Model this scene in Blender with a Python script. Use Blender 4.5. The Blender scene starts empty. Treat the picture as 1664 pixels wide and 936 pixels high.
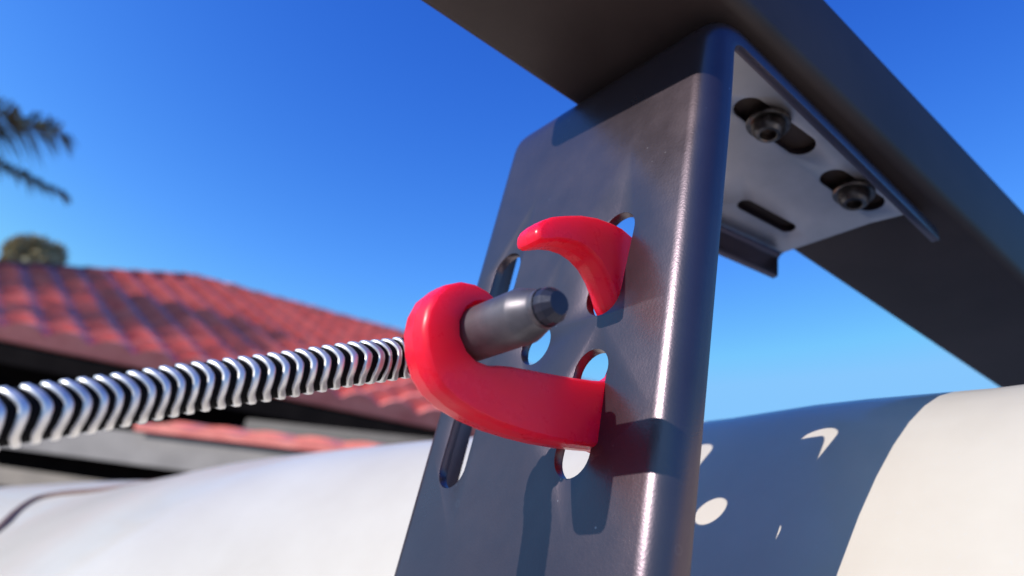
import bpy, bmesh, math, random
from mathutils import Vector, Matrix, noise
from mathutils.geometry import interpolate_bezier, tessellate_polygon

random.seed(7)
scene = bpy.context.scene
EYE = Vector((0.0, 0.0, 1.45))

# ------------------------------------------------------------------ camera
cam_data = bpy.data.cameras.new('camera')
cam = bpy.data.objects.new('camera', cam_data)
scene.collection.objects.link(cam)
CR = Matrix(((0.76025, -0.35669, -0.54295), (-0.63088, -0.20598, -0.74804), (0.15498, 0.91123, -0.38162)))
cam.matrix_world = Matrix.Translation(EYE) @ CR.to_4x4()
cam_data.sensor_width = 36.0
cam_data.lens = 27.04
cam_data.clip_start = 0.01
cam_data.clip_end = 5000
cam_data.dof.use_dof = True
cam_data.dof.focus_distance = 0.200
cam_data.dof.aperture_fstop = 11.0
scene.camera = cam

# ------------------------------------------------------------------ sky, sun, exposure
SUN = Vector((-0.8934, 0.1383, 0.4275)).normalized()
world = bpy.data.worlds.new('World')
scene.world = world
world.use_nodes = True
nt = world.node_tree
nt.nodes.clear()
sky = nt.nodes.new('ShaderNodeTexSky')
sky.sky_type = 'NISHITA'
sky.sun_disc = False
sky.sun_elevation = math.asin(SUN.z)
sky.sun_rotation = math.atan2(SUN.x, SUN.y)
sky.air_density = 1.0
sky.dust_density = 0.3
sky.ozone_density = 4.0
def m_(op, a, b):
    n = nt.nodes.new('ShaderNodeMath'); n.operation = op
    nt.links.new(a, n.inputs[0]); n.inputs[1].default_value = b
    return n.outputs[0]
sep = nt.nodes.new('ShaderNodeSeparateColor'); com = nt.nodes.new('ShaderNodeCombineColor')
nt.links.new(sky.outputs[0], sep.inputs[0])
# deep polarised-looking blue: contrast and tint of the clear sky
for i, (gam, gain, top) in enumerate(((2.5, 310.0, 2.4), (1.9, 86.0, 5.7), (1.0, 29.0, 9.9))):
    nt.links.new(m_('MINIMUM', m_('MULTIPLY', m_('POWER', m_('MULTIPLY', sep.outputs[i], 0.1), gam), gain), top), com.inputs[i])
bg = nt.nodes.new('ShaderNodeBackground')
bg.inputs['Strength'].default_value = 0.1
wo = nt.nodes.new('ShaderNodeOutputWorld')
nt.links.new(com.outputs[0], bg.inputs['Color'])
nt.links.new(bg.outputs[0], wo.inputs[0])
sd = bpy.data.lights.new('sun', 'SUN')
sd.energy = 5.0
sd.angle = math.radians(0.53)
sd.color = (1.0, 0.94, 0.86)
so = bpy.data.objects.new('sun', sd)
so.rotation_euler = SUN.to_track_quat('Z', 'Y').to_euler()
so.location = (-3, 0, 4)
scene.collection.objects.link(so)
scene.view_settings.view_transform = 'Standard'
scene.view_settings.look = 'None'
scene.view_settings.exposure = 0.0
scene.view_settings.gamma = 1.0
scene.view_settings.use_curve_mapping = False
scene.cycles.max_bounces = 8

# frame of the rack: x along the beam, y along the vehicle side, z up the bracket (it leans a little)
FR = Matrix(((0.99575, -0.0071, 0.09186), (0.0, 0.99703, 0.07704), (-0.09214, -0.07671, 0.99279)))
RACK = Matrix.Translation(EYE) @ FR.to_4x4() @ Matrix.Scale(0.001, 4)     # millimetres -> world

# ------------------------------------------------------------------ helpers
def link(o):
    scene.collection.objects.link(o)
    return o

def tag(o, label=None, cat=None, group=None, kind=None):
    for k, val in (('label', label), ('category', cat), ('group', group), ('kind', kind)):
        if val: o[k] = val
    return o

def thing(name, loc, label, cat, group=None):
    o = link(bpy.data.objects.new(name, None))
    o.empty_display_size = 0.05
    o.location = loc
    return tag(o, label, cat, group)

def rack_thing(name, base, label, cat, group=None):
    o = link(bpy.data.objects.new(name, None))
    o.empty_display_size = 0.02
    o.matrix_world = Matrix.Translation(RACK @ Vector(base)) @ FR.to_4x4()
    o['base'] = list(base)
    return tag(o, label, cat, group)

def part(name, bm, mat, parent=None, smooth=True, angle=35, rack=False, recalc=True):
    """link a bmesh as one object; rack=True: vertices are in rack millimetres"""
    if recalc: bmesh.ops.recalc_face_normals(bm, faces=bm.faces)
    me = bpy.data.meshes.new(name)
    if rack and parent is not None:
        b = Vector(parent_base(parent))
        for v in bm.verts: v.co = (v.co - b) * 0.001
    elif parent is not None:
        b = root_of(parent).location
        for v in bm.verts: v.co = v.co - b
    bm.to_mesh(me); bm.free()
    me.materials.append(mat)
    if smooth:
        me.polygons.foreach_set('use_smooth', [True] * len(me.polygons))
        me.set_sharp_from_angle(angle=math.radians(angle))
    o = link(bpy.data.objects.new(name, me))
    if parent is not None: o.parent = parent
    return o

def root_of(o):
    while o.parent is not None: o = o.parent
    return o

def parent_base(o): return root_of(o)['base']

def apply_mods(o):
    dg = bpy.context.evaluated_depsgraph_get()
    dg.update()
    me = bpy.data.meshes.new_from_object(o.evaluated_get(dg))
    old = o.data
    o.modifiers.clear()
    o.data = me
    me.name = old.name
    return o

def tube(bm, pts, r, n=16, caps=True):
    """round tube along points; r number or list"""
    pts = [Vector(p) for p in pts]
    rs = r if isinstance(r, (list, tuple)) else [r] * len(pts)
    rings = []
    ref = None
    for i, p in enumerate(pts):
        t = (pts[min(i + 1, len(pts) - 1)] - pts[max(i - 1, 0)]).normalized()
        if ref is None:
            ref = Vector((0, 0, 1)) if abs(t.z) < 0.9 else Vector((1, 0, 0))
        u = (ref - t * ref.dot(t)).normalized(); w = t.cross(u); ref = u
        rings.append([bm.verts.new(p + (u * math.cos(2 * math.pi * k / n) + w * math.sin(2 * math.pi * k / n)) * rs[i]) for k in range(n)])
    for a, b in zip(rings, rings[1:]):
        for k in range(n): bm.faces.new((a[k], a[(k + 1) % n], b[(k + 1) % n], b[k]))
    if caps:
        bm.faces.new(rings[0][::-1]); bm.faces.new(rings[-1])
    return rings

def box(bm, o, ax, ay, az):
    """box from corner o with edge vectors"""
    o, ax, ay, az = Vector(o), Vector(ax), Vector(ay), Vector(az)
    v = [bm.verts.new(o + ax * i + ay * j + az * k) for k in (0, 1) for j in (0, 1) for i in (0, 1)]
    for f in ((0, 2, 3, 1), (4, 5, 7, 6), (0, 1, 5, 4), (2, 6, 7, 3), (0, 4, 6, 2), (1, 3, 7, 5)):
        bm.faces.new([v[i] for i in f])
    return v

# ------------------------------------------------------------------ materials
def mat(name, base=(0.5, 0.5, 0.5), rough=0.5, metal=0.0, **kw):
    m = bpy.data.materials.new(name); m.use_nodes = True
    p = m.node_tree.nodes['Principled BSDF']
    p.inputs['Base Color'].default_value = (*base, 1)
    p.inputs['Roughness'].default_value = rough
    p.inputs['Metallic'].default_value = metal
    for k, val in kw.items(): p.inputs[k].default_value = val
    return m

def nodes(m): return m.node_tree.nodes, m.node_tree.links, m.node_tree.nodes['Principled BSDF']

def coords(m, scale=(1, 1, 1)):
    N, L, p = nodes(m)
    tc = N.new('ShaderNodeTexCoord'); mp = N.new('ShaderNodeMapping')
    mp.inputs['Scale'].default_value = scale
    L.new(tc.outputs['Object'], mp.inputs['Vector'])
    return mp.outputs[0]

def noise_tex(m, vec, scale, detail=4, rough=0.55):
    N, L, p = nodes(m)
    t = N.new('ShaderNodeTexNoise')
    t.inputs['Scale'].default_value = scale; t.inputs['Detail'].default_value = detail; t.inputs['Roughness'].default_value = rough
    L.new(vec, t.inputs['Vector'])
    return t.outputs['Fac']

def ramp(m, fac, stops, interp='LINEAR'):
    N, L, p = nodes(m)
    r = N.new('ShaderNodeValToRGB'); r.color_ramp.interpolation = interp
    els = r.color_ramp.elements
    while len(els) < len(stops): els.new(0.5)
    for e, (pos, c) in zip(els, stops):
        e.position = pos; e.color = (*c, 1) if len(c) == 3 else c
    L.new(fac, r.inputs[0])
    return r.outputs[0]

def bump(m, fac, strength, dist):
    N, L, p = nodes(m)
    b = N.new('ShaderNodeBump'); b.inputs['Strength'].default_value = strength; b.inputs['Distance'].default_value = dist
    L.new(fac, b.inputs['Height'])
    if p.inputs['Normal'].is_linked: L.new(p.inputs['Normal'].links[0].from_socket, b.inputs['Normal'])
    L.new(b.outputs[0], p.inputs['Normal'])

def mix(m, a, b, fac, mode='MIX'):
    N, L, p = nodes(m)
    x = N.new('ShaderNodeMix'); x.data_type = 'RGBA'; x.blend_type = mode
    for s, val in ((x.inputs[6], a), (x.inputs[7], b), (x.inputs[0], fac)):
        if hasattr(val, 'links'): L.new(val, s)
        elif isinstance(val, (int, float)): s.default_value = val
        else: s.default_value = (*val, 1)
    return x.outputs[2]

# bracket steel: satin grey, mottled, with tiny pale specks, rings and hairline scratches
M_STEEL = mat('satin_steel', (0.3, 0.29, 0.31), 0.38, 0.84)
def setup_steel(m, c0, c1, r0, r1):
    N, L, p = nodes(m)
    v = coords(m)
    n1 = noise_tex(m, v, 26, 5, 0.6)
    col = ramp(m, n1, [(0.3, c0), (0.7, c1)])
    vo = N.new('ShaderNodeTexVoronoi'); vo.inputs['Scale'].default_value = 130; L.new(v, vo.inputs['Vector'])
    ring = ramp(m, vo.outputs['Distance'], [(0.0, (0, 0, 0)), (0.10, (0, 0, 0)), (0.14, (1, 1, 1)), (0.19, (0, 0, 0))])
    sel = ramp(m, vo.outputs['Color'], [(0.90, (0, 0, 0)), (0.93, (1, 1, 1))])
    ringm = mix(m, ring, sel, 1.0, 'MULTIPLY')
    vo2 = N.new('ShaderNodeTexVoronoi'); vo2.inputs['Scale'].default_value = 420; L.new(v, vo2.inputs['Vector'])
    dot = ramp(m, vo2.outputs['Distance'], [(0.0, (1, 1, 1)), (0.10, (1, 1, 1)), (0.16, (0, 0, 0))])
    sel2 = ramp(m, vo2.outputs['Color'], [(0.86, (0, 0, 0)), (0.9, (1, 1, 1))])
    dm = mix(m, dot, sel2, 1.0, 'MULTIPLY')
    marks = mix(m, mix(m, (0, 0, 0), ringm, 0.12), dm, 1.0, 'ADD')
    col = mix(m, col, (0.62, 0.6, 0.62), mix(m, (0, 0, 0), marks, 0.3))
    L.new(col, p.inputs['Base Color'])
    n2 = noise_tex(m, v, 60, 6, 0.65)
    rr = ramp(m, n2, [(0.3, (r0,) * 3), (0.7, (r1,) * 3)])
    L.new(rr, p.inputs['Roughness'])
    bump(m, noise_tex(m, v, 1500, 2), 0.12, 0.0003)
setup_steel(M_STEEL, (0.098, 0.076, 0.094), (0.122, 0.096, 0.114), 0.27, 0.34)
M_BOUNCE = mat('bounce_lit_steel', (0.42, 0.38, 0.38), 0.38, 0.8)
N, L, p = nodes(M_BOUNCE)
L.new(ramp(M_BOUNCE, noise_tex(M_BOUNCE, coords(M_BOUNCE), 40, 5), [(0.3, (0.40, 0.36, 0.355)), (0.7, (0.52, 0.47, 0.465))]), p.inputs['Base Color'])

M_BEAM = mat('brown_grey_powder_coat', (0.085, 0.07, 0.068), 0.5, 0.1)
N, L, p = nodes(M_BEAM)
p.inputs['Specular IOR Level'].default_value = 0.2
v = coords(M_BEAM)
L.new(ramp(M_BEAM, noise_tex(M_BEAM, v, 18, 5), [(0.3, (0.044, 0.030, 0.026)), (0.7, (0.066, 0.046, 0.040))]), p.inputs['Base Color'])
bump(M_BEAM, noise_tex(M_BEAM, v, 900, 2), 0.15, 0.0003)

M_RED = mat('red_plastic', (0.86, 0.012, 0.045), 0.28)
N, L, p = nodes(M_RED)
p.inputs['Subsurface Weight'].default_value = 0.85
p.inputs['Specular IOR Level'].default_value = 0.3
p.inputs['Subsurface Radius'].default_value = (1.0, 0.18, 0.10)
p.inputs['Subsurface Scale'].default_value = 0.013
v = coords(M_RED)
L.new(ramp(M_RED, noise_tex(M_RED, v, 60, 4), [(0.3, (0.98, 0.007, 0.05)), (0.7, (1.0, 0.014, 0.038))]), p.inputs['Base Color'])
bump(M_RED, noise_tex(M_RED, v, 180, 3), 0.06, 0.0005)
L.new(ramp(M_RED, noise_tex(M_RED, v, 110, 6, 0.7), [(0.35, (0.22,) * 3), (0.7, (0.42,) * 3)]), p.inputs['Roughness'])

M_CHROME = mat('bright_corrugated_steel', (0.78, 0.75, 0.74), 0.24, 0.8)
N, L, p = nodes(M_CHROME)
v = coords(M_CHROME)
L.new(ramp(M_CHROME, noise_tex(M_CHROME, v, 300, 3), [(0.3, (0.34,) * 3), (0.7, (0.52,) * 3)]), p.inputs['Roughness'])
M_LINER = mat('black_rubber_liner', (0.004, 0.003, 0.004), 0.8)
N, L, p = nodes(M_LINER)
p.inputs['Specular IOR Level'].default_value = 0.1
bump(M_LINER, noise_tex(M_LINER, coords(M_LINER), 500, 2), 0.2, 0.0004)
M_ROD = mat('gunmetal_rod', (0.16, 0.155, 0.165), 0.42, 0.55)
N, L, p = nodes(M_ROD)
v = coords(M_ROD)
L.new(ramp(M_ROD, noise_tex(M_ROD, v, 150, 5), [(0.35, (0.095, 0.085, 0.10)), (0.7, (0.15, 0.135, 0.155))]), p.inputs['Base Color'])
M_TIP = mat('black_blue_tip', (0.03, 0.03, 0.05), 0.42, 0.5)
N, L, p = nodes(M_TIP)
bump(M_TIP, noise_tex(M_TIP, coords(M_TIP), 400, 3), 0.2, 0.0004)
M_BOLT = mat('zinc_bolt', (0.45, 0.42, 0.40), 0.35, 0.9)
N, L, p = nodes(M_BOLT)
L.new(ramp(M_BOLT, noise_tex(M_BOLT, coords(M_BOLT), 200, 4), [(0.35, (0.06, 0.052, 0.05)), (0.6, (0.17, 0.15, 0.14)), (0.72, (0.24, 0.11, 0.07))]), p.inputs['Base Color'])

M_PAINT = mat('white_vehicle_paint', (0.74, 0.72, 0.69), 0.45)
N, L, p = nodes(M_PAINT)
p.inputs['Coat Weight'].default_value = 0.35
p.inputs['Coat Roughness'].default_value = 0.12
v = coords(M_PAINT)
dust = ramp(M_PAINT, noise_tex(M_PAINT, v, 9, 6, 0.65), [(0.35, (0.60, 0.55, 0.475)), (0.7, (0.53, 0.475, 0.40))])
spk = ramp(M_PAINT, noise_tex(M_PAINT, v, 1100, 2, 0.5), [(0.64, (0, 0, 0)), (0.72, (1, 1, 1))])
c = mix(M_PAINT, dust, (0.55, 0.53, 0.50), mix(M_PAINT, (0, 0, 0), spk, 0.5))
L.new(c, p.inputs['Base Color'])
bump(M_PAINT, noise_tex(M_PAINT, v, 700, 2), 0.05, 0.0003)
M_SEAL = mat('brown_rubber_seal', (0.17, 0.10, 0.085), 0.75)

# ------------------------------------------------------------------ the ground
def plain_noise(m, scale, stops, bscale=None, bs=0.3, bd=0.02):
    N, L, p = nodes(m); v = coords(m)
    L.new(ramp(m, noise_tex(m, v, scale, 6), stops), p.inputs['Base Color'])
    if bscale: bump(m, noise_tex(m, v, bscale, 4), bs, bd)
M_GROUND = mat('concrete_yard', (0.3, 0.28, 0.25), 0.85)
plain_noise(M_GROUND, 1.2, [(0.3, (0.24, 0.225, 0.20)), (0.7, (0.34, 0.32, 0.29))], 40, 0.3, 0.01)
bm = bmesh.new()
bmesh.ops.create_grid(bm, x_segments=8, y_segments=8, size=1500)
g = part('ground', bm, M_GROUND, smooth=False)
tag(g, 'pale concrete ground around the vehicle and house', 'ground', kind='structure')

# ------------------------------------------------------------------ the bracket (rack millimetres)
R0 = 15.0      # big bend of the strip
ZT = 205.0
def bracket_point(s, j, T):
    """s: path sample (kind, value); j: cross-section sample -> point"""
    kind, val = s
    if kind == 'leg':
        yl = 201 + (197 - val) * 0.088 if val < 190 else 201.6
        yr = 104.6 + 0.035 * max(0.0, 170 - val)
    elif kind == 'bend':
        yl = 201.6 - 1.0 * val / 90; yr = 104.6 - 0.3 * val / 90
    else:
        yl = 200.6 - (val - 143) * 0.292; yr = 104.3 - (val - 143) * 0.014
    side, a, b = j
    # section: right lip -> right arc -> flat -> left arc -> left lip ; d = depth inward
    r = 7.0
    if side == 'rl': y, d = yr, r + (LIPR - r) * a
    elif side == 'ra': y, d = yr + r - r * math.cos(a), r - r * math.sin(a)
    elif side == 'f': y, d = yr + r + (yl - yr - 2 * r) * a, 0.0
    elif side == 'la': y, d = yl - r + r * math.sin(a), r - r * math.cos(a)
    else: y, d = yl, r + (LIPL - r) * a
    if kind == 'leg': return Vector((128 + d, y, val))
    if kind == 'bend':
        t = math.radians(val)
        return Vector((128 + R0 - (R0 - d) * math.cos(t), y, ZT - R0 + (R0 - d) * math.sin(t)))
    x = val
    ext = max(0.0, min(1.0, (yr + 8 - y) / 8))
    if val > 200: x = val + ext * 15 * (val - 200) / 57
    return Vector((x, y, ZT - d))
LIPR, LIPL = 10.5, 15.0
path = [('leg', z) for z in (-22, 10, 40, 70, 100, 130, 160, 180, 190)] + [('bend', a) for a in (11.25, 22.5, 33.75, 45, 56.25, 67.5, 78.75, 90)] + [('top', x) for x in (155, 175, 200, 220, 240, 257)]
sec = [('rl', a, 0) for a in (1.0, 0.5)] + [('ra', math.radians(a), 0) for a in (0, 15, 30, 45, 60, 75, 90)] + [('f', a, 0) for a in (0.25, 0.5, 0.75, 1.0)] + \
      [('la', math.radians(a), 0) for a in (15, 30, 45, 60, 75, 90)] + [('ll', a, 0) for a in (0.5, 1.0)]
bm = bmesh.new()
grid = [[bm.verts.new(bracket_point(s, j, 0)) for j in sec] for s in path]
for a, b in zip(grid, grid[1:]):
    for k in range(len(sec) - 1):
        bm.faces.new((a[k], a[k + 1], b[k + 1], b[k]))
# make sure normals point outward (-x on the leg)
bmesh.ops.recalc_face_normals(bm, faces=bm.faces)
bm.faces.ensure_lookup_table(); bm.normal_update()
ref = min(bm.faces, key=lambda f: (f.calc_center_median() - Vector((128, 150, 100))).length)
if ref.normal.x > 0: bmesh.ops.reverse_faces(bm, faces=bm.faces)
bracket = rack_thing('mounting_bracket', (135, 155, -22), 'grey folded steel bracket with long slots, bolted under the dark beam', 'bracket')
body = part('bracket_plate', bm, M_STEEL, bracket, rack=True, recalc=False)
sol = body.modifiers.new('thick', 'SOLIDIFY'); sol.thickness = 0.003; sol.offset = -1.0
apply_mods(body)

def stadium_cutter(center, direction, normal, length, width, depth=20):
    c, d, n = Vector(center), Vector(direction).normalized(), Vector(normal).normalized()
    w = n.cross(d).normalized()
    bm = bmesh.new(); r = width / 2; h = max(length / 2 - r, 0.0)
    pts = []
    for k in range(17): a = -math.pi / 2 + math.pi * k / 16; pts.append(d * (h + r * math.cos(a)) + w * r * math.sin(a))
    for k in range(17): a = math.pi / 2 + math.pi * k / 16; pts.append(d * (-h + r * math.cos(a)) + w * r * math.sin(a))
    if h == 0: pts = pts[:16] + pts[17:33]
    lo = [bm.verts.new(c + q - n * depth / 2) for q in pts]; hi = [bm.verts.new(c + q + n * depth / 2) for q in pts]
    bm.faces.new(lo[::-1]); bm.faces.new(hi)
    for k in range(len(pts)): bm.faces.new((lo[k], lo[(k + 1) % len(pts)], hi[(k + 1) % len(pts)], hi[k]))
    o = part('cutter', bm, M_STEEL, bracket, rack=True, smooth=False)
    return o
leg_dir = (0, -0.11, 1)
cuts = [stadium_cutter((128, 135.6, 117.3), leg_dir, (1, 0, 0), 33.5, 13.2),
        stadium_cutter((128, 139.0, 72.6), leg_dir, (1, 0, 0), 35.5, 12.8),
        stadium_cutter((128, 186.6, 120.6), leg_dir, (1, 0, 0), 35.5, 13.6),
        stadium_cutter((128, 191.0, 74.8), leg_dir, (1, 0, 0), 35.5, 13.4),
        stadium_cutter((128, 162.8, 97.8), leg_dir, (1, 0, 0), 12.8, 12.8),
        stadium_cutter((186, 121.0, 203), (1, -0.13, 0), (0, 0, 1), 38, 11),
        stadium_cutter((234, 117.8, 203), (1, -0.15, 0), (0, 0, 1), 32, 10.5),
        stadium_cutter((230, 153.2, 203), (1, -0.22, 0), (0, 0, 1), 30, 7.0)]
for c in cuts:
    m = body.modifiers.new('b', 'BOOLEAN'); m.operation = 'DIFFERENCE'; m.solver = 'EXACT'; m.object = c
apply_mods(body)
for c in cuts:
    me = c.data; bpy.data.objects.remove(c); bpy.data.meshes.remove(me)
bv = body.modifiers.new('bev', 'BEVEL'); bv.width = 0.00045; bv.segments = 2; bv.limit_method = 'ANGLE'; bv.angle_limit = math.radians(50)
bv.harden_normals = False
apply_mods(body)
body.data.polygons.foreach_set('use_smooth', [True] * len(body.data.polygons))
body.data.set_sharp_from_angle(angle=math.radians(28))
body.data.materials.append(M_BOUNCE)            # top leg underside: the white bodywork's reflected light put into a paler colour
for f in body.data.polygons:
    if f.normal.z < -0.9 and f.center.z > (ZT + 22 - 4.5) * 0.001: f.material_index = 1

# bolts through the slots of the top leg: washer, domed head with hexagon socket
def lathe(bm, c, axis, prof, n=32):
    c, ax = Vector(c), Vector(axis).normalized()
    u = ax.orthogonal().normalized(); w = ax.cross(u)
    rings = []
    for r, h in prof:
        if r < 1e-6: rings.append([bm.verts.new(c + ax * h)])
        else: rings.append([bm.verts.new(c + ax * h + (u * math.cos(2 * math.pi * k / n) + w * math.sin(2 * math.pi * k / n)) * r) for k in range(n)])
    for a, b in zip(rings, rings[1:]):
        for k in range(n):
            if len(a) == 1 and len(b) == 1: continue
            if len(a) == 1: bm.faces.new((a[0], b[k], b[(k + 1) % n]))
            elif len(b) == 1: bm.faces.new((a[k], a[(k + 1) % n], b[0]))
            else: bm.faces.new((a[k], a[(k + 1) % n], b[(k + 1) % n], b[k]))
for (x, y) in ((182, 121.2), (234.5, 117.6)):
    bm = bmesh.new()
    lathe(bm, (x, y, 201.6), (0, 0, -1), [(0, 0), (7.4, 0), (7.8, 0.4), (7.8, 1.4), (7.4, 1.8), (0, 1.8)])
    w_ = part('washer', bm, M_BOLT, bracket, rack=True)
    bm = bmesh.new()
    lathe(bm, (x, y, 199.9), (0, 0, -1), [(0, 0), (5.6, 0), (6.0, 0.6), (5.8, 2.0), (5.2, 3.4), (4.2, 4.4), (3.2, 4.5), (2.9, 4.3), (2.8, 1.4), (0, 1.2)])
    h_ = part('bolt_head', bm, M_BOLT, bracket, rack=True)
    bm = bmesh.new()
    lathe(bm, (x, y, 201.7), (0, 0, 1), [(0, 0), (4, 0), (4, 14), (0, 14)])
    part('bolt_shank', bm, M_BOLT, bracket, rack=True)

# ------------------------------------------------------------------ the beam
beam = rack_thing('roof_rack_beam', (300, 130, ZT), 'wide dark brown-grey metal beam crossing above the bracket', 'beam')
bm = bmesh.new()
def beam_section(x):
    yl = 176 - 0.10 * (x - 128); yr = 100.0 - 0.036 * (x - 138)
    zb, zt, r = ZT + 0.3, ZT + 47.0, 5.0
    pts = []
    for cy_, cz_, a0 in ((yl - r, zb + r, 0), (yr + r, zb + r, 90), (yr + r, zt - r, 180), (yl - r, zt - r, 270)):
        for k in range(7):
            a = math.radians(a0 + 15 * k)
            pts.append((x, cy_ + r * math.cos(a), cz_ - r * math.sin(a)))
    return pts
xs = [58, 60, 130, 200, 300, 400, 500, 600, 700, 800]
rings = []
for i, x in enumerate(xs):
    ring = beam_section(x)
    if i < 2: ring = [(px - (176 - py) * 0.16, py, pz) for px, py, pz in ring]
    rings.append([bm.verts.new(q) for q in ring])
for a, b in zip(rings, rings[1:]):
    n = len(a)
    for k in range(n): bm.faces.new((a[k], a[(k + 1) % n], b[(k + 1) % n], b[k]))
bm.faces.new(rings[0]); bm.faces.new(rings[-1][::-1])
part('beam_profile', bm, M_BEAM, beam, rack=True)
# end cap set into the near end
bm = bmesh.new()
ring0 = [Vector((px - (176 - py) * 0.16 - 0.5, py, pz)) for px, py, pz in beam_section(58)]
cen = sum(ring0, Vector()) / len(ring0)
va = [bm.verts.new(cen + (q - cen) * 0.93 + Vector((0.2, 0, 0))) for q in ring0]; vb = [bm.verts.new(cen + (q - cen) * 0.91 + Vector((-2.0, 0, 0))) for q in ring0]
for k in range(len(va)): bm.faces.new((va[k], va[(k + 1) % len(va)], vb[(k + 1) % len(va)], vb[k]))
bm.faces.new(vb); bm.faces.new(va[::-1])
part('end_cap', bm, M_LINER, beam, rack=True)

# ------------------------------------------------------------------ the red hook (profile in the x-z plane, thickness along y)
prof = [(131, 127.2), (127, 127.6), (123, 127.0), (117.5, 125.5), (111.7, 122.9), (106.2, 119.5), (102.4, 116.9), (99.6, 114.2), (98.2, 112.0),
        (97.7, 110.2), (97.9, 108.6), (98.8, 107.3), (100.2, 107.2), (102.2, 108.4), (105.2, 110.4), (109.0, 112.2), (113.0, 113.2), (117.0, 113.1), (120.6, 112.0), (123.8, 109.6), (126.4, 106.6), (128.4, 103.6), (130.4, 101.8), (133, 101.6),
        (136.4, 98), (137.2, 92), (135.6, 86), (131, 81.2), (124, 78.6), (117, 76.5), (110, 74.6), (103.5, 72.9), (98, 71.4), (94.6, 70.2), (91.6, 68.9), (88.2, 68.6), (85.2, 69.7), (82.8, 72.2), (81.9, 75.5), (82.7, 78.8),
        (84.6, 81.1), (87.2, 82.4), (90.2, 82.7), (92.6, 82.6), (92.4, 83.8), (90.4, 85.2), (87, 86.2), (83.4, 86.1), (79.6, 84.9), (76.0, 82.2), (73.6, 78.4), (72.6, 74.0), (72.9, 69.6), (74.6, 65.2), (77.4, 61.2), (81.0, 58.6),
        (85.6, 57.1), (91.6, 56.5), (98.5, 56.6), (106, 57.4), (113, 58.5), (120, 60.0), (127, 61.8), (134, 63.8), (140.4, 68.0), (144.6, 75), (145.4, 86), (145.2, 104), (143.6, 116), (139.6, 123.6), (135.4, 126.6)]
Y0, Y1 = 131.6, 141.0
hook = rack_thing('cable_hook', (138, 136, 63), 'bright red plastic hook with curled claw and ring, threaded through the bracket slots', 'hook')
bm = bmesh.new()
B = 0.8
def inset(poly, d):
    out = []; n = len(poly)
    for i in range(n):
        a, b, c = Vector(poly[i - 1]), Vector(poly[i]), Vector(poly[(i + 1) % n])
        t1 = (b - a).normalized(); t2 = (c - b).normalized()
        n1 = Vector((-t1.y, t1.x)); n2 = Vector((-t2.y, t2.x))
        nn = (n1 + n2)
        nn = nn.normalized() if nn.length > 1e-6 else n1
        out.append(b + nn * d)
    return out
area = sum(prof[i - 1][0] * prof[i][1] - prof[i][0] * prof[i - 1][1] for i in range(len(prof)))
sgn = 1 if area > 0 else -1
layers = []
YM = (Y0 + Y1) / 2
for y, d in ((Y0, 0.95), (Y0 + 0.12, 0.80), (Y0 + 0.9, 0.22), (Y0 + 1.7, 0.03), (YM - 0.22, -0.04), (YM, -0.09), (YM + 0.22, -0.04), (Y1 - 1.7, 0.03), (Y1 - 0.9, 0.22), (Y1 - 0.12, 0.80), (Y1, 0.95)):
    layers.append([bm.verts.new((q.x, y, q.y)) for q in inset(prof, sgn * d)])
for a, b in zip(layers, layers[1:]):
    n = len(a)
    for k in range(n): bm.faces.new((a[k], a[(k + 1) % n], b[(k + 1) % n], b[k]))
for lay in (layers[0], layers[-1]):
    for tri in tessellate_polygon([[Vector((q.co.x, q.co.z, 0)) for q in lay]]):
        bm.faces.new([lay[i] for i in tri])
part('hook_body', bm, M_RED, hook, rack=True, angle=29)
bm = bmesh.new(); box(bm, (131.8, 139.0, 66), (11, 0, 0), (0, 8.5, 0), (0, 0, 17)); box(bm, (131.8, 139.0, 101), (11, 0, 0), (0, 5, 0), (0, 0, 15))
bmesh.ops.bevel(bm, geom=list(bm.edges), offset=2.0, segments=3, affect='EDGES')
part('hook_light_stop', bm, M_RED, hook, rack=True)  # red blocks added behind the slots to stop sun slivers beside the hook


# ------------------------------------------------------------------ the rod and hose
RC = Vector((88.0, 0, 75.6))
hose = rack_thing('gooseneck_hose', (88, 136, 75), 'flexible steel corrugated hose with dark round end rod, held in the red ring', 'hose')
bm = bmesh.new()
lathe(bm, (RC.x, 143, RC.z), (0, -1, 0), [(0, 0), (5.6, 0), (6.1, 0.6), (6.15, 25.6), (6.0, 26.2), (4.5, 30.6), (4.2, 31.0), (4.2, 32.4)], 48)
part('end_rod', bm, M_ROD, hose, rack=True, angle=22)
bm = bmesh.new()
lathe(bm, (RC.x, 143, RC.z), (0, -1, 0), [(0, 31), (3.9, 31.2), (4.1, 33.2), (3.9, 34.6), (2.6, 36.4), (0, 36.5)], 14)
part('rod_tip', bm, M_TIP, hose, rack=True, angle=20)
# centreline: leaves the rod, bends, then runs to the left and towards the camera
K = [Vector((88, 141, 75.6)), Vector((87.4, 149, 75.2)), Vector((83.6, 155.4, 72.8)), Vector((78.0, 156.8, 69.6)), Vector((70.3, 156.2, 65.2)), Vector((54.5, 157.6, 55.8)), Vector((38.2, 158.6, 46.4)), Vector((26.0, 156.4, 38.4)), Vector((14.7, 152.6, 31.1)), Vector((1.5, 150, 23.0)), Vector((-30, 140, 6)), Vector((-75, 122, -24))]
def catmull(P, m):
    out = []
    Q = [P[0] * 2 - P[1]] + P + [P[-1] * 2 - P[-2]]
    for i in range(1, len(Q) - 2):
        for k in range(m):
            t = k / m
            out.append(0.5 * ((2 * Q[i]) + (Q[i + 1] - Q[i - 1]) * t + (2 * Q[i - 1] - 5 * Q[i] + 4 * Q[i + 1] - Q[i + 2]) * t * t + (3 * Q[i] - Q[i - 1] - 3 * Q[i + 1] + Q[i + 2]) * t ** 3))
    out.append(Q[-2]); return out
cl = catmull(K, 24)
acc = [0.0]
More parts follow.
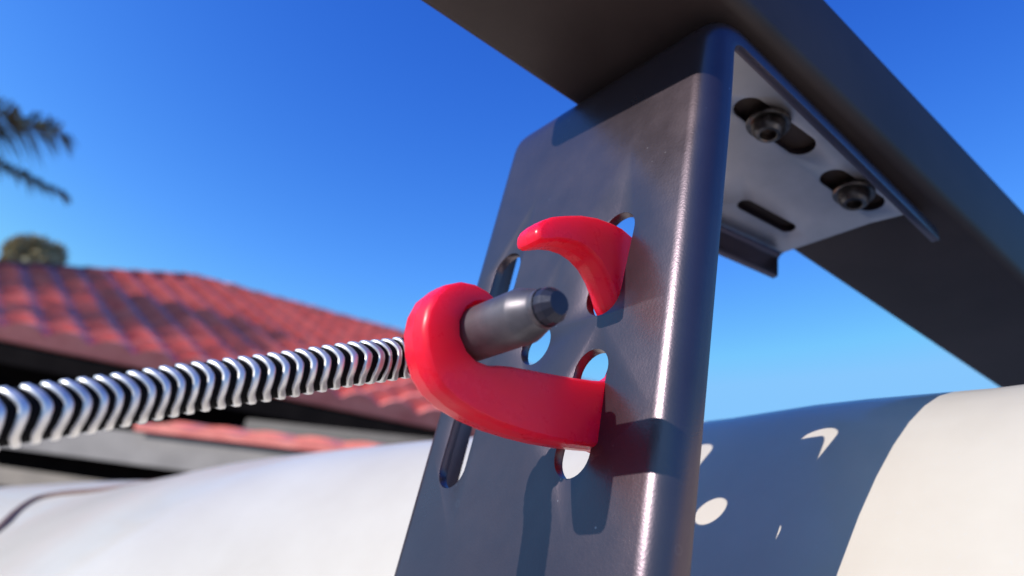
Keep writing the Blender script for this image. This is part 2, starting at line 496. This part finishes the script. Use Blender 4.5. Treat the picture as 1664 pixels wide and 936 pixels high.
for a, b in zip(cl, cl[1:]): acc.append(acc[-1] + (b - a).length)
def at(s):
    lo, hi = 0, len(acc) - 1
    while hi - lo > 1:
        mid = (lo + hi) // 2
        if acc[mid] <= s: lo = mid
        else: hi = mid
    t = (s - acc[lo]) / max(acc[hi] - acc[lo], 1e-9)
    return cl[lo].lerp(cl[hi], t), (cl[hi] - cl[lo]).normalized()
RO, RI, PITCH = 5.25, 4.1, 3.2
NT = 56
def band_off(th):            # zig-zag of the interlocked strip round the hose
    return 0.95 * (2 / math.pi) * math.asin(0.93 * math.cos(3 * th))
total = acc[-1] - 1.0
bm = bmesh.new()
SUB = 18
ns = int(total / PITCH * SUB)
prev = None
def frame(t):
    up = Vector((0, 0, 1)); u = (up - t * up.dot(t)).normalized(); return u, t.cross(u)
rings = []
for i in range(ns + 1):
    s = total * i / ns
    ring = []
    for k in range(NT):
        th = 2 * math.pi * k / NT
        rot = th + PH if False else th
        ph = (s / PITCH) % 1.0
        # rounded ridge: raised over 62 % of the pitch
        x = abs(ph - 0.5) / 0.315
        h = (1 - min(1.0, x) ** 6) if x < 1 else 0.0
        e = 0.5 + 0.5 * math.cos(th * 3 + 0.9)
        r = RI - 0.25 + (RO - RI + 0.25) * h
        ss = min(max(s + band_off(th + 0.3), 0.0), acc[-1])
        c, t = at(ss)
        u, w = frame(t)
        ring.append(bm.verts.new(c + (u * math.cos(th) + w * math.sin(th)) * r))
    rings.append(ring)
for a, b in zip(rings, rings[1:]):
    for k in range(NT): bm.faces.new((a[k], a[(k + 1) % NT], b[(k + 1) % NT], b[k]))
bm.faces.new(rings[0][::-1]); bm.faces.new(rings[-1])
part('steel_armour', bm, M_CHROME, hose, rack=True, angle=60)
bm = bmesh.new()
tube(bm, [at(total * i / 160)[0] for i in range(161)], 4.75, 28)
part('inner_liner', bm, M_LINER, hose, rack=True)

# ------------------------------------------------------------------ the white vehicle (shoulder of the bodywork next to the bracket)
CREST = [  # y, x, z, a   (rack millimetres, slope towards the camera at the shoulder)
    (-900, 190, 70, 0.43), (-500, 215, 88, 0.43), (-200, 230, 99, 0.44), (72.5, 240.5, 111.5, 0.45), (90.9, 242.8, 114.0, 0.45), (134.0, 243.0, 117.8, 0.45), (195.0, 249.0, 122.5, 0.435), (299, 257.9, 136.6, 0.425),
    (406.4, 242.1, 140.2, 0.444), (598.8, 209.1, 138.6, 0.51), (784.8, 163.1, 119.8, 0.641), (864, 133.5, 116.0, 0.66), (924.6, 99.5, 105.4, 0.72), (1200, -60, 60, 0.8)]
def lerp_c(y):
    C_ = CREST
    if y <= C_[0][0]: return C_[0][1:]
    for i in range(len(C_) - 1):
        if y <= C_[i + 1][0]:
            p0 = C_[max(i - 1, 0)]; p1 = C_[i]; p2 = C_[i + 1]; p3 = C_[min(i + 2, len(C_) - 1)]
            h = p2[0] - p1[0]; t = (y - p1[0]) / h
            out = []
            for j in (1, 2, 3):
                m1 = (p2[j] - p0[j]) / max(p2[0] - p0[0], 1e-6) * h
                m2 = (p3[j] - p1[j]) / max(p3[0] - p1[0], 1e-6) * h
                out.append((2 * t ** 3 - 3 * t ** 2 + 1) * p1[j] + (t ** 3 - 2 * t ** 2 + t) * m1 + (-2 * t ** 3 + 3 * t ** 2) * p2[j] + (t ** 3 - t ** 2) * m2)
            return tuple(out)
    return C_[-1][1:]
def car_point(y, s):
    x0, z0, a = lerp_c(y)
    c = 0.0137 if y < 98 else (0.0137 + 0.0063 * (y - 98) / 57 if y < 155 else 0.020 + (0.0034 - 0.020) * min(1.0, (y - 155) / 330))
    if s >= 0:
        smax = (3.2 - a) / (2 * c)
        if s <= smax: return Vector((x0 - s, y, z0 - a * s - c * s * s))
        k = s - smax
        return Vector((x0 - smax - 0.06 * k * 1.0, y, z0 - a * smax - c * smax * smax - 3.0 * k))
    q = -s; top = a / (2 * c)
    if q <= top: return Vector((x0 + q, y, z0 + a * q - c * q * q))
    zt = z0 + a * top - c * top * top
    k = q - top
    return Vector((x0 + q, y, zt - 0.00022 * k * k if k < 500 else zt - 55 - 0.22 * (k - 500)))
ys = [-900, -700, -500, -350, -200] + [-120 + 20 * i for i in range(56)] + [1020, 1060, 1110, 1160, 1200]
ss = [-1200, -900, -650, -450, -300, -200, -140, -100, -80] + [-64 + 8 * i for i in range(38)] + [260, 290, 330, 380, 450]
vehicle = rack_thing('vehicle', (400, 300, -900), 'glossy white curved vehicle bodywork beneath and behind the bracket', 'vehicle')
bm = bmesh.new()
gr = [[bm.verts.new(car_point(y, s)) for s in ss] for y in ys]
for a, b in zip(gr, gr[1:]):
    for k in range(len(ss) - 1): bm.faces.new((a[k], a[k + 1], b[k + 1], b[k]))
carb = part('body_panel', bm, M_PAINT, vehicle, rack=True, angle=60)
sol = carb.modifiers.new('t', 'SOLIDIFY'); sol.thickness = 0.0025; sol.offset = 0
apply_mods(carb)
carb.data.polygons.foreach_set('use_smooth', [True] * len(carb.data.polygons))
# rubber seal along the far end of the shoulder
bm = bmesh.new()
# (the surface points where one panel meets the next, running back along the shoulder)
pts = [Vector(q) for q in ((84, 758, 36), (95.5, 789.8, 64.8), (106.2, 823.6, 85.2), (118.2, 839.8, 101), (133, 829, 109.6), (149, 797, 114.6), (158.0, 768, 116.6), (172, 742, 122.6), (184, 712, 128))]
tube(bm, catmull(pts, 6), [4.4 - 0.06 * i for i in range(55)], 12)
part('panel_seal', bm, M_SEAL, vehicle, rack=True)

# ------------------------------------------------------------------ the house
M_TILE = mat('red_roof_tiles', (0.36, 0.075, 0.06), 0.7)
N, L, p = nodes(M_TILE)
v = coords(M_TILE)
col = ramp(M_TILE, noise_tex(M_TILE, v, 5, 5), [(0.3, (0.66, 0.16, 0.135)), (0.7, (0.86, 0.28, 0.23))])
vo = N.new('ShaderNodeTexVoronoi'); vo.inputs['Scale'].default_value = 3.6; L.new(v, vo.inputs['Vector'])
L.new(col, p.inputs['Base Color'])
bump(M_TILE, noise_tex(M_TILE, v, 60, 4), 0.3, 0.01)
M_CAP = mat('dark_red_ridge_tiles', (0.24, 0.04, 0.045), 0.7); plain_noise(M_CAP, 6, [(0.3, (0.20, 0.035, 0.038)), (0.7, (0.30, 0.055, 0.055))], 50, 0.3, 0.01)
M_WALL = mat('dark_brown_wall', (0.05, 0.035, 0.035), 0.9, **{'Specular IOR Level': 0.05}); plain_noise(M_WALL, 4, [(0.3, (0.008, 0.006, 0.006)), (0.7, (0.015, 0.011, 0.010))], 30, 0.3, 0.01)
M_FASCIA = mat('grey_white_fascia', (0.45, 0.44, 0.44), 0.5); plain_noise(M_FASCIA, 5, [(0.3, (0.15, 0.132, 0.128)), (0.7, (0.21, 0.187, 0.178))])
M_GUTTER = mat('grey_gutter', (0.2, 0.19, 0.185), 0.5); plain_noise(M_GUTTER, 5, [(0.3, (0.055, 0.048, 0.044)), (0.7, (0.08, 0.07, 0.064))])
M_BEIGE = mat('beige_trim', (0.42, 0.35, 0.27), 0.6); plain_noise(M_BEIGE, 5, [(0.3, (0.16, 0.13, 0.105)), (0.7, (0.22, 0.18, 0.145))])

A = Vector((0.434, 8.584, 3.05)); E1 = (Vector((4.172, 6.746, 3.05)) - A).normalized(); BK = Vector((0, 0, 1)).cross(E1)
if BK.dot(A) < 0: BK = -BK
UP = Vector((0, 0, 1))
PITCH_R = math.radians(27.0)
SL = BK * math.cos(PITCH_R) + UP * math.sin(PITCH_R); NR = (-BK * math.sin(PITCH_R) + UP * math.cos(PITCH_R))
house = thing('house', A + E1 * 2 + BK * 3 - UP * 3.05, 'single storey house with red tiled roof, dark eaves and low tiled porch behind the hose', 'house')
cosr = math.cos(PITCH_R)
# the front slope in (u along eave, w up the slope)
def lims(w):
    b = w * cosr
    ul = -3.3 + 1.9 * b / 2.6 if b < 2.6 else -1.4 + 1.7 * (b - 2.6) / 2.3
    ur = 7.6 - 0.15 * b if b < 3.19 else max(0.3, 7.12 - (b - 3.19) * 6.82 / 1.71)
    return ul, max(ul + 0.01, ur)
def tile_surface(bm, origin, eu, ew, nn, wmax, lim, tw=0.40, tl=0.38, du=0.04, amp=0.11, lift=0.085):
    rows = int(wmax / tl) + 1
    for r in range(rows):
        shift = (r % 2) * tw * 0.5
        levels = [(r * tl - 0.03, lift), (r * tl - 0.03, lift + 0.001), (r * tl + tl * 0.35, lift * 0.72), (r * tl + tl * 0.7, lift * 0.36), (min(r + 1, rows) * tl, 0.0)]
        levels[0] = (r * tl - 0.03, -0.005)
        u0 = min(lim(max(0, min(wmax, w)))[0] for w, _ in levels); u1 = max(lim(max(0, min(wmax, w)))[1] for w, _ in levels)
        n = max(2, int((u1 - u0) / du))
        prev = None
        for w, h in levels:
            w_ = min(w, wmax)
            l0, l1 = lim(max(0, w_))
            cur = []
            for i in range(n + 1):
                u = min(max(u0 + du * i, l0), l1)
                x = ((u + shift) / tw) % 1.0
                wave = math.sin(math.pi * x) ** 0.8
                hh = h + (amp * wave if h > 0 or w > r * tl else 0)
                if h < 0: hh = -0.005
                cur.append(bm.verts.new(origin + eu * u + ew * w_ + nn * hh))
            if prev:
                for i in range(n): bm.faces.new((prev[i], prev[i + 1], cur[i + 1], cur[i]))
            prev = cur
WMAX = 4.9 / cosr
bm = bmesh.new()
tile_surface(bm, A, E1, SL, NR, WMAX, lims)
roof = part('tiled_roof', bm, M_TILE, house, smooth=False, recalc=False)
P = lambda u, b, lift=0.0: A + E1 * u + SL * (b / cosr) + NR * lift
def cap_line(a, b, r=0.11, seg=0.36):
    bm = bmesh.new(); n = max(2, int((b - a).length / seg)); d = (b - a).normalized()
    for i in range(n):
        p0 = a.lerp(b, i / n); p1 = a.lerp(b, (i + 1) / n) + d * 0.05
        tube(bm, [p0, p0.lerp(p1, 0.5), p1], [r * 1.12, r, r * 0.94], 14)
    return bm
part('ridge_caps', cap_line(P(0.3, 4.9, 0.06), P(7.12, 3.19, 0.06)), M_CAP, roof)
part('hip_caps', cap_line(P(-1.4, 2.6, 0.06), P(0.3, 4.9, 0.06)), M_CAP, roof)
part('hip_caps', cap_line(P(-3.3, 0, 0.06), P(-1.4, 2.6, 0.06)), M_CAP, roof)
# far slopes
bm = bmesh.new()
q = [P(-3.3, 0), P(-1.4, 2.6), P(0.3, 4.9), P(7.12, 3.19), P(7.6, 0)]
low = [Vector((a.x, a.y, 3.02)) + BK * dd - E1 * ee for a, dd, ee in ((q[1], 4.0, 1.5), (q[2], 5.0, 0.0), (q[3], 5.0, 0.0))]
vs = [bm.verts.new(x - UP * 0.02) for x in q]; ls = [bm.verts.new(x) for x in low]
bm.faces.new((vs[0], ls[0], vs[1])); bm.faces.new((vs[1], ls[0], ls[1], vs[2])); bm.faces.new((vs[2], ls[1], ls[2], vs[3])); bm.faces.new((vs[3], ls[2], vs[4]))
part('rear_slope', bm, M_TILE, roof, smooth=False)
# soffit, fascia, gutter, wall
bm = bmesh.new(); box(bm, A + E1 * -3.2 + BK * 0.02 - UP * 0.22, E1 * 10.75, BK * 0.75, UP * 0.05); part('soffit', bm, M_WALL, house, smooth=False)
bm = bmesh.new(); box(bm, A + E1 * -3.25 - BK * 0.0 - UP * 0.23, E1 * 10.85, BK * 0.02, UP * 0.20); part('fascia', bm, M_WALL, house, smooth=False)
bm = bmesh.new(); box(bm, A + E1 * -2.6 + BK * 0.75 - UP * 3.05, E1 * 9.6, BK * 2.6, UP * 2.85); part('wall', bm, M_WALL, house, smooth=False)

# the low porch in front
C0 = Vector((1.4326, 6.2403, 2.25)); E2 = Vector((0.58672, -0.80979, 0)); B2 = Vector((0.80979, 0.58672, 0))
def pb(u, d, z): return Vector((C0.x, C0.y, z)) + E2 * u + B2 * d
PP = math.radians(14)
SL2 = B2 * math.cos(PP) + UP * math.sin(PP); NR2 = -B2 * math.sin(PP) + UP * math.cos(PP)
bm = bmesh.new(); tile_surface(bm, pb(0, 0, 2.25), E2, SL2, NR2, 0.66, lambda w: (-0.1, 3.7), amp=0.035, lift=0.035)
part('porch_roof', bm, M_TILE, house, smooth=False, recalc=False)
bm = bmesh.new(); box(bm, pb(-2.2, 0.03, 2.0), E2 * 5.9, B2 * 0.03, UP * 0.235); part('porch_fascia', bm, M_FASCIA, house, smooth=False)
bm = bmesh.new(); box(bm, pb(-2.2, 0.10, 1.72), E2 * 5.9, B2 * 0.08, UP * 0.14); part('porch_beam', bm, M_BEIGE, house, smooth=False)
bm = bmesh.new(); box(bm, pb(-2.2, 0.5, 0.0), E2 * 5.9, B2 * 0.08, UP * 2.3); part('porch_wall', bm, M_WALL, house, smooth=False)
bm = bmesh.new(); box(bm, pb(-2.2, 0.07, 2.17), E2 * 5.9, B2 * 0.5, UP * 0.03); part('porch_soffit', bm, M_WALL, house, smooth=False)
bm = bmesh.new(); box(bm, pb(0.3, 0.72, 2.42), E2 * 3.2, B2 * 0.10, UP * 0.14); part('gutter', bm, M_GUTTER, house, smooth=False)
for u in (-2.0, 0.6, 3.2):
    bm = bmesh.new(); box(bm, pb(u, 0.11, 0.0), E2 * 0.1, B2 * 0.07, UP * 1.72); part('porch_post', bm, M_BEIGE, house, smooth=False)

# ------------------------------------------------------------------ the palm (its crown reaches in from the left)
M_FROND = mat('palm_frond', (0.06, 0.075, 0.03), 0.55); plain_noise(M_FROND, 3, [(0.3, (0.035, 0.05, 0.028)), (0.7, (0.10, 0.105, 0.04))])
M_TRUNK = mat('palm_trunk', (0.16, 0.12, 0.09), 0.85); plain_noise(M_TRUNK, 8, [(0.3, (0.11, 0.085, 0.065)), (0.7, (0.2, 0.16, 0.12))], 30, 0.5, 0.03)
PB = Vector((-1.95, 11.3, 0)); PH_ = 5.62
palm = thing('palm_tree', PB, 'palm tree with arching feather fronds at the left edge of the photo', 'tree')
bm = bmesh.new(); tube(bm, [PB + Vector((0.05 * math.sin(i), 0.04 * math.cos(i * 1.3), PH_ * i / 14)) for i in range(15)], [0.2 - 0.006 * i + (0.012 if i % 2 else 0) for i in range(15)], 16)
part('trunk', bm, M_TRUNK, palm)
TOPP = PB + UP * PH_
def frond(p0, p1, p2, p3, leaflen=0.55):
    bm = bmesh.new()
    pts = interpolate_bezier(p0, p1, p2, p3, 46)
    tube(bm, pts, [0.025 - 0.0004 * i for i in range(len(pts))], 6)
    for i in range(5, 46):
        t = (pts[min(i + 1, 45)] - pts[i - 1]).normalized()
        side = t.cross(UP).normalized(); up = side.cross(t)
        ll = leaflen * (math.sin(math.pi * (0.12 + 0.82 * i / 46)) ** 0.6) * random.uniform(0.85, 1.1)
        for sg in (-1, 1):
            for rep in (0, 1, 2):
                d = (side * sg + t * (0.75 + 0.1 * rep) - UP * random.uniform(-0.35, 0.75) + up * 0.15).normalized()
                b0 = pts[i] + t * random.uniform(-0.02, 0.02); wv = t * 0.025
                m_ = b0 + d * ll * 0.5 + UP * 0.02; e_ = b0 + d * ll - UP * ll * 0.28
                a1, a2, a3, a4, a5 = [bm.verts.new(x) for x in (b0 - wv, b0 + wv, m_ + wv * 0.8, m_ - wv * 0.8, e_)]
                bm.faces.new((a1, a2, a3, a4)); bm.faces.new((a4, a3, a5))
    return part('frond', bm, M_FROND, palm, smooth=False, recalc=False)
T1 = Vector((0.17, 9.73, 5.745)); T2 = Vector((0.51, 9.80, 5.06))
frond(TOPP, TOPP + Vector((0.8, -0.6, 0.55)), T1 + Vector((-0.85, 0.64, 0.12)), T1, 0.72)
frond(TOPP, TOPP + Vector((0.8, -0.6, 0.1)), T2 + Vector((-0.8, 0.6, 0.24)), T2, 0.3)
for k in range(11):
    a = math.radians(25 + 29 * k)
    if -50 < (math.degrees(a) + 180) % 360 - 180 < 5: continue
    d = Vector((math.cos(a), math.sin(a), 0)); ln = random.uniform(2.0, 2.5); rise = random.uniform(0.3, 1.0)
    frond(TOPP, TOPP + d * 0.7 + UP * rise, TOPP + d * ln * 0.8 + UP * rise * 0.6, TOPP + d * ln - UP * random.uniform(0.3, 0.9))

# ------------------------------------------------------------------ the trees behind the roof
def leafy_tree(base, height, rx, rz, name, label, cols, n=9000, seed=1):
    rnd = random.Random(seed)
    t = thing(name, base, label, 'tree')
    mb = mat('bark', (0.12, 0.09, 0.07), 0.9); plain_noise(mb, 6, [(0.3, (0.09, 0.07, 0.055)), (0.7, (0.16, 0.13, 0.1))])
    ml = mat('olive_leaves', cols[0], 0.6); plain_noise(ml, 1.3, [(0.3, cols[0]), (0.7, cols[1])])
    bm = bmesh.new(); cz = height - rz
    tube(bm, [base, base + UP * cz * 0.5 + Vector((0.08, 0, 0)), base + UP * cz], [0.22, 0.16, 0.1], 12)
    cl_ = []
    for k in range(22):
        a = rnd.uniform(0, 2 * math.pi); el = rnd.uniform(-0.5, 1.2)
        c = base + UP * cz + Vector((math.cos(a) * math.cos(el) * rx * 0.68, math.sin(a) * math.cos(el) * rx * 0.68, math.sin(el) * rz * 0.7))
        cl_.append((c, rnd.uniform(0.3, 0.5) * rx))
        tube(bm, [base + UP * cz * 0.8, base.lerp(c, 0.5) + UP * cz * 0.45, c], [0.07, 0.045, 0.02], 6)
    part('trunk', bm, mb, t)
    bm = bmesh.new()
    for k in range(n):
        c, r = rnd.choice(cl_)
        d = Vector((rnd.gauss(0, 1), rnd.gauss(0, 1), rnd.gauss(0, 1))).normalized()
        q = c + d * r * rnd.uniform(0.55, 1.05)
        u = Vector((rnd.gauss(0, 1), rnd.gauss(0, 1), rnd.gauss(0, 1))).normalized(); w = u.orthogonal().normalized()
        s = rnd.uniform(0.04, 0.085)
        bm.faces.new([bm.verts.new(q + u * s * 1.5), bm.verts.new(q + w * s * 0.6), bm.verts.new(q - u * s * 1.5), bm.verts.new(q - w * s * 0.6)])
    part('crown', bm, ml, t, smooth=False, recalc=False)
leafy_tree(Vector((1.16, 22.6, 0)), 8.45, 0.80, 1.05, 'round_tree', 'olive green round tree crown rising behind the tiled roof', ((0.30, 0.25, 0.12), (0.48, 0.40, 0.21)), 14000, 3)
leafy_tree(Vector((-0.9, 23.6, 0)), 7.75, 0.95, 1.1, 'bushy_tree', 'lower bushy tree crown cut by the left edge, behind the roof', ((0.15, 0.13, 0.06), (0.28, 0.24, 0.12)), 9000, 5)
